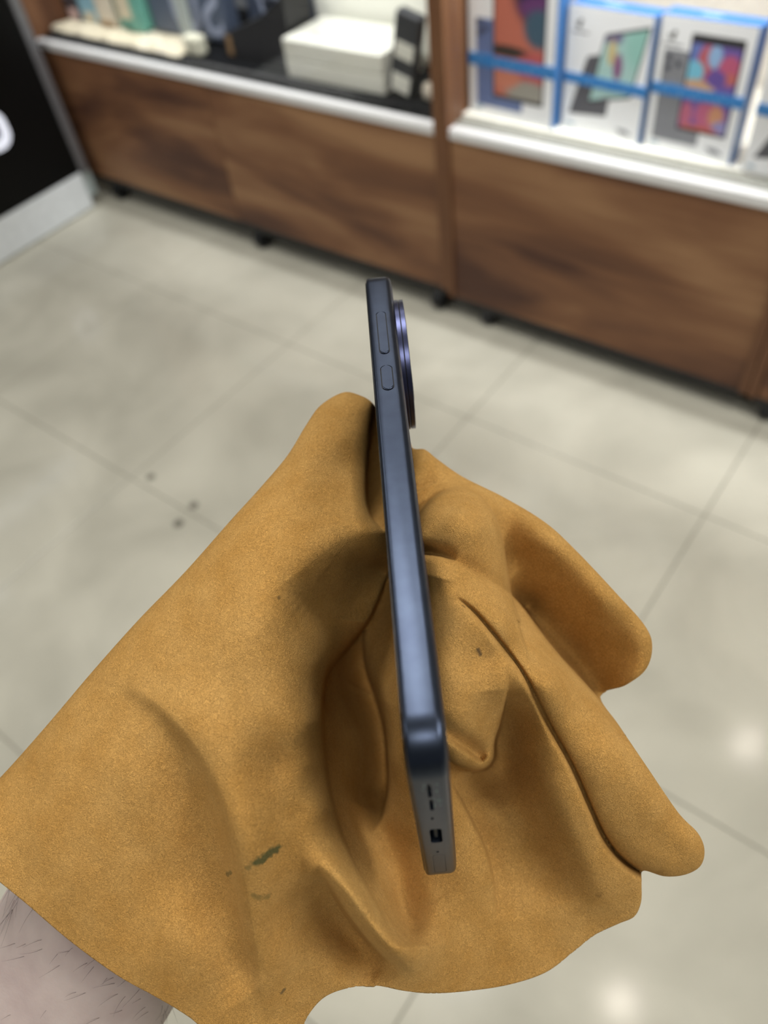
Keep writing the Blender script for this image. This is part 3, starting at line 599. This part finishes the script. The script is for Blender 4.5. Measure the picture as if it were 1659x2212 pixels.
oc = catmull(OUT, True, 8); opoly, oR = oc[:, :2], np.maximum(oc[:, 2], 0)
oclosed = np.vstack([opoly, opoly[:1]]); oRc = np.append(oR, oR[0])
base_f = tps(CTRL)

def near_box(X, Y, c, m):
    return np.nonzero((X > c[:, 0].min() - m) & (X < c[:, 0].max() + m) & (Y > c[:, 1].min() - m) & (Y < c[:, 1].max() + m))[0]

def relief(X, Y):
    Z = base_f(X, Y)
    for pts, wn, Lf, *sf in STEPS:
        sf = sf[0] if sf else 5.0
        c = catmull(pts, False, 20); k = near_box(X, Y, c, max(2.4 * Lf, wn + 2)); x, y = X[k], Y[k]
        d, s, a = seg_field(x, y, c[:, :2], c[:, 2]); sd = d * s; a = np.maximum(a, 0) * 1.35
        far = a * np.exp(-(np.maximum(sd, 0) / Lf) ** 2)
        u = np.clip((sd + wn) / wn, 0, 1); Tn = 0.30 * (1 - np.sqrt(np.maximum(0, 1 - u ** 2)))
        v = np.clip(sd / sf, 0, 1); Tt = np.where(sd <= 0, Tn, 0.30 + 0.70 * v * v * (3 - 2 * v))
        Z[k] += Tt * far
    for pts, wl, wr in RIDGES:
        c = catmull(pts, False, 6); k = near_box(X, Y, c, 2.5 * max(wl, wr)); x, y = X[k], Y[k]
        d, s, a = seg_field(x, y, c[:, :2], c[:, 2])
        w = np.where(s > 0, wr, wl); Z[k] -= a * np.exp(-(d / w) ** 2)
    Z = Z + 0.35 * np.sin(X / 47 + Y / 83) * np.sin(Y / 61 - X / 97) + .2 * np.sin(X / 23 + 1.3 * np.sin(Y / 31))
    return Z

STEP_PX = 3.0
def build_cloth():
    x0, x1, y0, y1 = -125, 1530, 840, 2320
    nx = int((x1 - x0) / STEP_PX) + 1; ny = int((y1 - y0) / STEP_PX) + 1
    gx, gy = np.meshgrid(x0 + np.arange(nx) * STEP_PX, y0 + np.arange(ny) * STEP_PX); gx = gx.ravel(); gy = gy.ravel()
    ins = inside(gx, gy, opoly)
    I = ins.reshape(ny, nx); cells = I[:-1, :-1] | I[1:, :-1] | I[:-1, 1:] | I[1:, 1:]
    used = np.zeros((ny, nx), bool)
    used[:-1, :-1] |= cells; used[1:, :-1] |= cells; used[:-1, 1:] |= cells; used[1:, 1:] |= cells
    used = used.ravel(); idx = -np.ones(nx * ny, int); idx[used] = np.arange(used.sum())
    X, Y, IN = gx[used].copy(), gy[used].copy(), ins[used]
    # snap the rim to the smooth outline
    Xo, Yo = X[~IN], Y[~IN]; bd = np.full(len(Xo), 1e18); bx = Xo.copy(); by = Yo.copy()
    for i in range(len(oclosed) - 1):
        a, b = oclosed[i], oclosed[i + 1]; d = b - a; L2 = d @ d + 1e-12
        t = np.clip(((Xo - a[0]) * d[0] + (Yo - a[1]) * d[1]) / L2, 0, 1); qx, qy = a[0] + t * d[0], a[1] + t * d[1]
        D = (qx - Xo) ** 2 + (qy - Yo) ** 2; m = D < bd; bd[m] = D[m]; bx[m] = qx[m]; by[m] = qy[m]
    X[~IN], Y[~IN] = bx, by
    Z = relief(X, Y)
    d, _, rr = seg_field(X, Y, oclosed, oRc); rr = np.maximum(rr, .01)
    u = np.clip(1 - d / rr, 0, 1); rmm = rr * Z / F
    Z = Z + rmm * (1 - np.sqrt(np.maximum(0, 1 - u ** 2))) * 1.0
    # the sheet dives along both faces of the phone and passes below it
    sp = np.vstack([STRIP, STRIP[:1]]); ds, _, _ = seg_field(X, Y, sp, np.zeros(len(sp))); isin = inside(X, Y, STRIP)
    need = np.interp(Y, [900, 954, 1123, 1328, 1582, 1905], [306, 300, 274, 247, 221, 196]) + 4
    k = np.where(isin, np.clip((ds - 1.0) / 4.0, 0, 1), 0); Z = np.where(Z < need, Z * (1 - k) + need * k, Z)
    verts = unproj(X, Y, Z / 1000)
    jj, ii = np.nonzero(cells); a = jj * nx + ii
    q = np.stack([idx[a], idx[a + nx], idx[a + nx + 1], idx[a + 1]], 1)
    faces = [tuple(f) for f in q]
    # skirt that carries the rounded rims on round to the back
    from collections import Counter
    cnt = Counter(); dirs = {}
    for f in faces:
        for e0, e1 in zip(f, f[1:] + f[:1]):
            kk = (min(e0, e1), max(e0, e1)); cnt[kk] += 1; dirs[kk] = (e0, e1)
    be = [dirs[k_] for k_, n_ in cnt.items() if n_ == 1]
    bvs = sorted({v for e_ in be for v in e_})
    cen = np.array(bvs); bX, bY, bZ = X[cen], Y[cen], Z[cen]
    # inward normal from the outline
    _, _, br = seg_field(bX, bY, oclosed, oRc)
    eps = 6.0
    nxv = np.zeros(len(cen)); nyv = np.zeros(len(cen))
    mids = (oclosed[:-1] + oclosed[1:]) / 2; tang = oclosed[1:] - oclosed[:-1]
    for i in range(len(cen)):
        j = np.argmin((mids[:, 0] - bX[i]) ** 2 + (mids[:, 1] - bY[i]) ** 2); t = tang[j] / (np.linalg.norm(tang[j]) + 1e-9)
        nxv[i], nyv[i] = -t[1], t[0]
    if inside(bX + nxv * eps, bY + nyv * eps, opoly).mean() < .5: nxv, nyv = -nxv, -nyv
    allv = [verts]; base = len(verts); ringmap = {v: v for v in bvs}
    for ph in (25, 50, 70, 85):
        p = math.radians(ph); ok = np.clip(br / 25, 0, 1)
        RX = bX + nxv * br * (1 - math.cos(p)); RY = bY + nyv * br * (1 - math.cos(p)); RZ = bZ + br * bZ / F * math.sin(p) * 1.2 + ok * ph * .03
        nv = unproj(RX, RY, RZ / 1000); allv.append(nv)
        newmap = {v: base + k_ for k_, v in enumerate(bvs)}
        lim = {v: br[k_] for k_, v in enumerate(bvs)}
        for e0, e1 in be:
            if lim[e0] > 3 and lim[e1] > 3: faces.append((ringmap[e1], ringmap[e0], newmap[e0], newmap[e1]))
        ringmap = newmap; base += len(bvs)
    V = np.vstack(allv)
    me = bpy.data.meshes.new('cloth'); me.from_pydata(V.tolist(), [], [tuple(int(i) for i in f) for f in faces]); me.update()
    bm = bmesh.new(); bm.from_mesh(me)
    bmesh.ops.remove_doubles(bm, verts=bm.verts[:], dist=.00019); loose = [v for v in bm.verts if not v.link_faces]; bmesh.ops.delete(bm, geom=loose, context='VERTS'); bm.to_mesh(me); bm.free()
    me.polygons.foreach_set('use_smooth', [True] * len(me.polygons)); return me

def suede():
    m, nt, b = new_mat('mustard_suede'); L = nt.links
    ge = nt.nodes.new('ShaderNodeNewGeometry')
    def noise(scale, detail, rough=.5, dist=0.0):
        n = nt.nodes.new('ShaderNodeTexNoise'); n.inputs['Scale'].default_value = scale; n.inputs['Detail'].default_value = detail; n.inputs['Roughness'].default_value = rough; n.inputs['Distortion'].default_value = dist
        L.new(ge.outputs['Position'], n.inputs['Vector']); return n
    big, mid, fine = noise(26, 3), noise(130, 3), noise(1700, 2, .55, 2.2)
    rp = nt.nodes.new('ShaderNodeValToRGB'); rp.color_ramp.elements[0].position = .3; rp.color_ramp.elements[1].position = .72
    rp.color_ramp.elements[0].color = (*lin((187, 139, 71)), 1); rp.color_ramp.elements[1].color = (*lin((206, 161, 94)), 1)
    ad = nt.nodes.new('ShaderNodeMath'); ad.operation = 'MULTIPLY_ADD'; ad.inputs[1].default_value = .5
    hm = nt.nodes.new('ShaderNodeMath'); hm.operation = 'MULTIPLY'; hm.inputs[1].default_value = .5; L.new(mid.outputs['Fac'], hm.inputs[0])
    L.new(big.outputs['Fac'], ad.inputs[0]); L.new(hm.outputs[0], ad.inputs[2]); L.new(ad.outputs[0], rp.inputs[0])
    # nap: darker pits between the fibres
    fr = nt.nodes.new('ShaderNodeMapRange'); fr.inputs[1].default_value = .28; fr.inputs[2].default_value = .55; fr.inputs[3].default_value = .62; fr.inputs[4].default_value = 1.04; L.new(fine.outputs['Fac'], fr.inputs[0])
    mu = nt.nodes.new('ShaderNodeVectorMath'); mu.operation = 'SCALE'; L.new(rp.outputs[0], mu.inputs[0]); L.new(fr.outputs[0], mu.inputs['Scale'])
    col = mu.outputs[0]
    # green ink smudges and a few dark specks
    P = lambda x, y: tuple(float(v) for v in unproj(x, y, float(relief(np.array([x * 1.0]), np.array([y * 1.0]))[0]) / 1000))
    sm_n = noise(700, 3)
    for (xa, ya, xb, yb, r, st, rgb) in ((556, 1862, 596, 1834, .0012, .85, (52, 74, 48)), (534, 1876, 546, 1868, .0007, .5, (70, 82, 52)), (490, 1888, 500, 1884, .0006, .6, (60, 70, 46)), (550, 1935, 580, 1938, .0008, .5, (84, 88, 50)),
                                   (1033, 1402, 1037, 1414, .0005, .75, (60, 54, 50)), (608, 2145, 614, 2138, .0005, .7, (60, 60, 50)), (668, 898, 690, 872, .0012, .45, (90, 96, 40)), (1290, 1935, 1296, 1932, .0008, .4, (110, 78, 40)), (1000, 1308, 1003, 1311, .0004, .7, (60, 44, 34)), (602, 1290, 603, 1292, .0004, .6, (70, 60, 40))):
        A, B = np.array(P(xa, ya)), np.array(P(xb, yb)); d = B - A; ln = float(np.linalg.norm(d)) + 1e-9; d = d / ln
        sb = nt.nodes.new('ShaderNodeVectorMath'); sb.operation = 'SUBTRACT'; L.new(ge.outputs['Position'], sb.inputs[0]); sb.inputs[1].default_value = tuple(A)
        dt = nt.nodes.new('ShaderNodeVectorMath'); dt.operation = 'DOT_PRODUCT'; L.new(sb.outputs[0], dt.inputs[0]); dt.inputs[1].default_value = tuple(d)
        cl = nt.nodes.new('ShaderNodeClamp'); cl.inputs['Max'].default_value = ln; L.new(dt.outputs['Value'], cl.inputs[0])
        sc = nt.nodes.new('ShaderNodeVectorMath'); sc.operation = 'SCALE'; sc.inputs[0].default_value = tuple(d); L.new(cl.outputs[0], sc.inputs['Scale'])
        ds = nt.nodes.new('ShaderNodeVectorMath'); ds.operation = 'DISTANCE'; L.new(sb.outputs[0], ds.inputs[0]); L.new(sc.outputs[0], ds.inputs[1])
        wv = nt.nodes.new('ShaderNodeMath'); wv.operation = 'MULTIPLY_ADD'; wv.inputs[1].default_value = -2.4 * r; L.new(sm_n.outputs['Fac'], wv.inputs[0]); L.new(ds.outputs['Value'], wv.inputs[2])
        mr = nt.nodes.new('ShaderNodeMapRange'); mr.inputs[1].default_value = -r * .7; mr.inputs[2].default_value = r * .15; mr.inputs[3].default_value = st; mr.inputs[4].default_value = 0; L.new(wv.outputs[0], mr.inputs[0])
        mx = nt.nodes.new('ShaderNodeMix'); mx.data_type = 'RGBA'; L.new(mr.outputs[0], mx.inputs['Factor']); L.new(col, mx.inputs['A']); mx.inputs['B'].default_value = (*lin(rgb), 1); col = mx.outputs['Result']
    L.new(col, b.inputs['Base Color']); b.inputs['Roughness'].default_value = .95; b.inputs['Specular IOR Level'].default_value = .1
    b.inputs['Sheen Weight'].default_value = .22; b.inputs['Sheen Roughness'].default_value = .45; b.inputs['Sheen Tint'].default_value = (*lin((230, 190, 120)), 1)
    bp = nt.nodes.new('ShaderNodeBump'); bp.inputs['Strength'].default_value = 1.0; bp.inputs['Distance'].default_value = .0005
    L.new(fine.outputs['Fac'], bp.inputs['Height']); L.new(bp.outputs['Normal'], b.inputs['Normal'])
    return m
cloth_me = build_cloth(); cloth = bpy.data.objects.new('polishing_cloth', cloth_me); link(cloth); cloth_me.materials.append(suede())
sd_ = cloth.modifiers.new('thickness', 'SOLIDIFY'); sd_.thickness = .0010; sd_.offset = 1.0 if False else -1.0
tag(cloth, 'mustard suede cloth draped in folds over the hand, stained with green ink', 'cloth')

# ------------------------------------------------------------------ the arm under the cloth
def skin_mat():
    m, nt, b = new_mat('pale_skin'); L = nt.links; ge = nt.nodes.new('ShaderNodeNewGeometry')
    n1 = nt.nodes.new('ShaderNodeTexNoise'); n1.inputs['Scale'].default_value = 90; n1.inputs['Detail'].default_value = 5; L.new(ge.outputs['Position'], n1.inputs['Vector'])
    n2 = nt.nodes.new('ShaderNodeTexNoise'); n2.inputs['Scale'].default_value = 1100; n2.inputs['Detail'].default_value = 3; L.new(ge.outputs['Position'], n2.inputs['Vector'])
    rp = nt.nodes.new('ShaderNodeValToRGB'); rp.color_ramp.elements[0].position = .3; rp.color_ramp.elements[1].position = .7
    rp.color_ramp.elements[0].color = (*lin((176, 158, 153)), 1); rp.color_ramp.elements[1].color = (*lin((192, 176, 169)), 1)
    L.new(n1.outputs['Fac'], rp.inputs[0]); L.new(rp.outputs[0], b.inputs['Base Color']); b.inputs['Roughness'].default_value = .55
    b.inputs['Subsurface Weight'].default_value = .12; b.inputs['Subsurface Radius'].default_value = (.006, .0025, .0015); b.inputs['Subsurface Scale'].default_value = .5
    bp = nt.nodes.new('ShaderNodeBump'); bp.inputs['Strength'].default_value = .25; bp.inputs['Distance'].default_value = .0002; L.new(n2.outputs['Fac'], bp.inputs['Height']); L.new(bp.outputs['Normal'], b.inputs['Normal']); return m
SKIN = skin_mat()
def make_arm():
    J = [(-330, 2900, 300, 44), (-120, 2560, 268, 40), (55, 2290, 247, 37), (165, 2080, 240, 34), (300, 1880, 238, 32), (430, 1700, 246, 29), (560, 1560, 268, 24)]
    E_ = [(i, i + 1) for i in range(6)]
    def chain(root, pts):
        p = root
        for q in pts: J.append(q); E_.append((p, len(J) - 1)); p = len(J) - 1
    chain(5, [(470, 1500, 243, 18), (560, 1300, 243, 13), (655, 1130, 252, 11), (712, 1020, 260, 9.5), (742, 960, 264, 8)])             # thumb
    chain(6, [(720, 1480, 312, 12), (860, 1400, 318, 10), (980, 1330, 300, 9), (1060, 1305, 290, 8), (1110, 1305, 288, 7.5)])            # index
    chain(6, [(720, 1580, 312, 12), (880, 1540, 312, 10), (1040, 1480, 276, 9), (1150, 1540, 262, 8.5), (1220, 1620, 258, 7.5)])      # middle
    chain(6, [(690, 1680, 308, 11), (860, 1700, 302, 9.5), (1030, 1720, 274, 8.5), (1140, 1760, 264, 8), (1210, 1800, 262, 7.5)])       # ring
    chain(6, [(640, 1770, 290, 10.5), (780, 1850, 284, 9), (920, 1930, 268, 8), (1010, 1960, 262, 7.5), (1080, 1980, 260, 7)])          # little
    P = [unproj(x, y, d / 1000) for x, y, d, r in J]
    org = P[3]; me = bpy.data.meshes.new('forearm'); me.from_pydata([tuple(p - org) for p in P], E_, [])
    o = bpy.data.objects.new('person', me); o.location = org; link(o)
    md = o.modifiers.new('skin', 'SKIN'); md.use_smooth_shade = True
    sk = me.skin_vertices[0].data
    for i, (x, y, d, r) in enumerate(J): sk[i].radius = (r / 1000, r / 1000); sk[i].use_root = (i == 3)
    s2 = o.modifiers.new('sub', 'SUBSURF'); s2.levels = 2; s2.render_levels = 2
    bpy.context.view_layer.update(); dg = bpy.context.evaluated_depsgraph_get()
    nm = bpy.data.meshes.new_from_object(o.evaluated_get(dg)); o.modifiers.clear(); o.data = nm; nm.materials.clear(); nm.materials.append(SKIN)
    nm.polygons.foreach_set('use_smooth', [True] * len(nm.polygons))
    tag(o, 'bare left forearm with dark hairs reaching under the mustard cloth', 'person'); return o
arm = make_arm()
def arm_hair():
    bpy.context.view_layer.update()
    vs = [arm.matrix_world @ v.co for v in arm.data.vertices]; tree = BVHTree.FromPolygons(vs, [tuple(p.vertices) for p in arm.data.polygons])
    cu = bpy.data.curves.new('hair', 'CURVE'); cu.dimensions = '3D'; cu.bevel_depth = .00005; cu.bevel_resolution = 1
    rnd = random.Random(11)
    spec = []
    for k in range(20): spec.append((rnd.uniform(-5, 75), rnd.uniform(1905, 1975), rnd.uniform(45, 105), rnd.uniform(100, 130), rnd.uniform(-22, 10)))
    for k in range(20): spec.append((rnd.uniform(10, 330), rnd.uniform(1990, 2200), rnd.uniform(14, 55), rnd.uniform(130, 165), rnd.uniform(-25, 25)))
    for k in range(12):
        t = rnd.random(); spec.append((60 + 320 * t + rnd.uniform(-30, 5), 1990 + 200 * t + rnd.uniform(-5, 40), rnd.uniform(20, 55), rnd.uniform(120, 170), rnd.uniform(-30, 30)))
    for k in range(20): spec.append((rnd.uniform(345, 384), rnd.uniform(2165, 2215), rnd.uniform(22, 48), rnd.uniform(20, 120), rnd.uniform(-50, 70)))
    org = Vector(CAM)
    for (x, y, ln, ang, curl) in spec:
        pts = []; a = math.radians(ang); dd = None
        for s in range(7):
            dr = Vector((R.T @ np.array([x - CX, y - CY, F]))).normalized(); hit = tree.ray_cast(org, dr)
            if hit[0] is not None: dd = (hit[0] - org).length
            if dd is None: break
            lift = .0002 + .0022 * math.sin(min(1, s / 5) * 2.2) * min(1, ln / 60)
            pts.append(org + dr * (dd - lift)); x += ln / 6 * math.cos(a); y += ln / 6 * math.sin(a); a += math.radians(curl) / 6
        if len(pts) < 4: continue
        sp = cu.splines.new('POLY'); sp.points.add(len(pts) - 1)
        for i, p in enumerate(pts): sp.points[i].co = (*p, 1); sp.points[i].radius = 1.0 - .75 * i / (len(pts) - 1)
    tmp = bpy.data.objects.new('hair_tmp', cu); COL.objects.link(tmp); dg = bpy.context.evaluated_depsgraph_get()
    me = bpy.data.meshes.new_from_object(tmp.evaluated_get(dg)); bpy.data.objects.remove(tmp)
    me.transform(arm.matrix_world.inverted()); me.materials.clear(); me.materials.append(plain('dark_hair', (84, 74, 74), .5))
    h = bpy.data.objects.new('arm_hair', me); h['kind'] = 'stuff'; h['label'] = 'fine dark arm hair'; link(h, arm)
arm_hair()
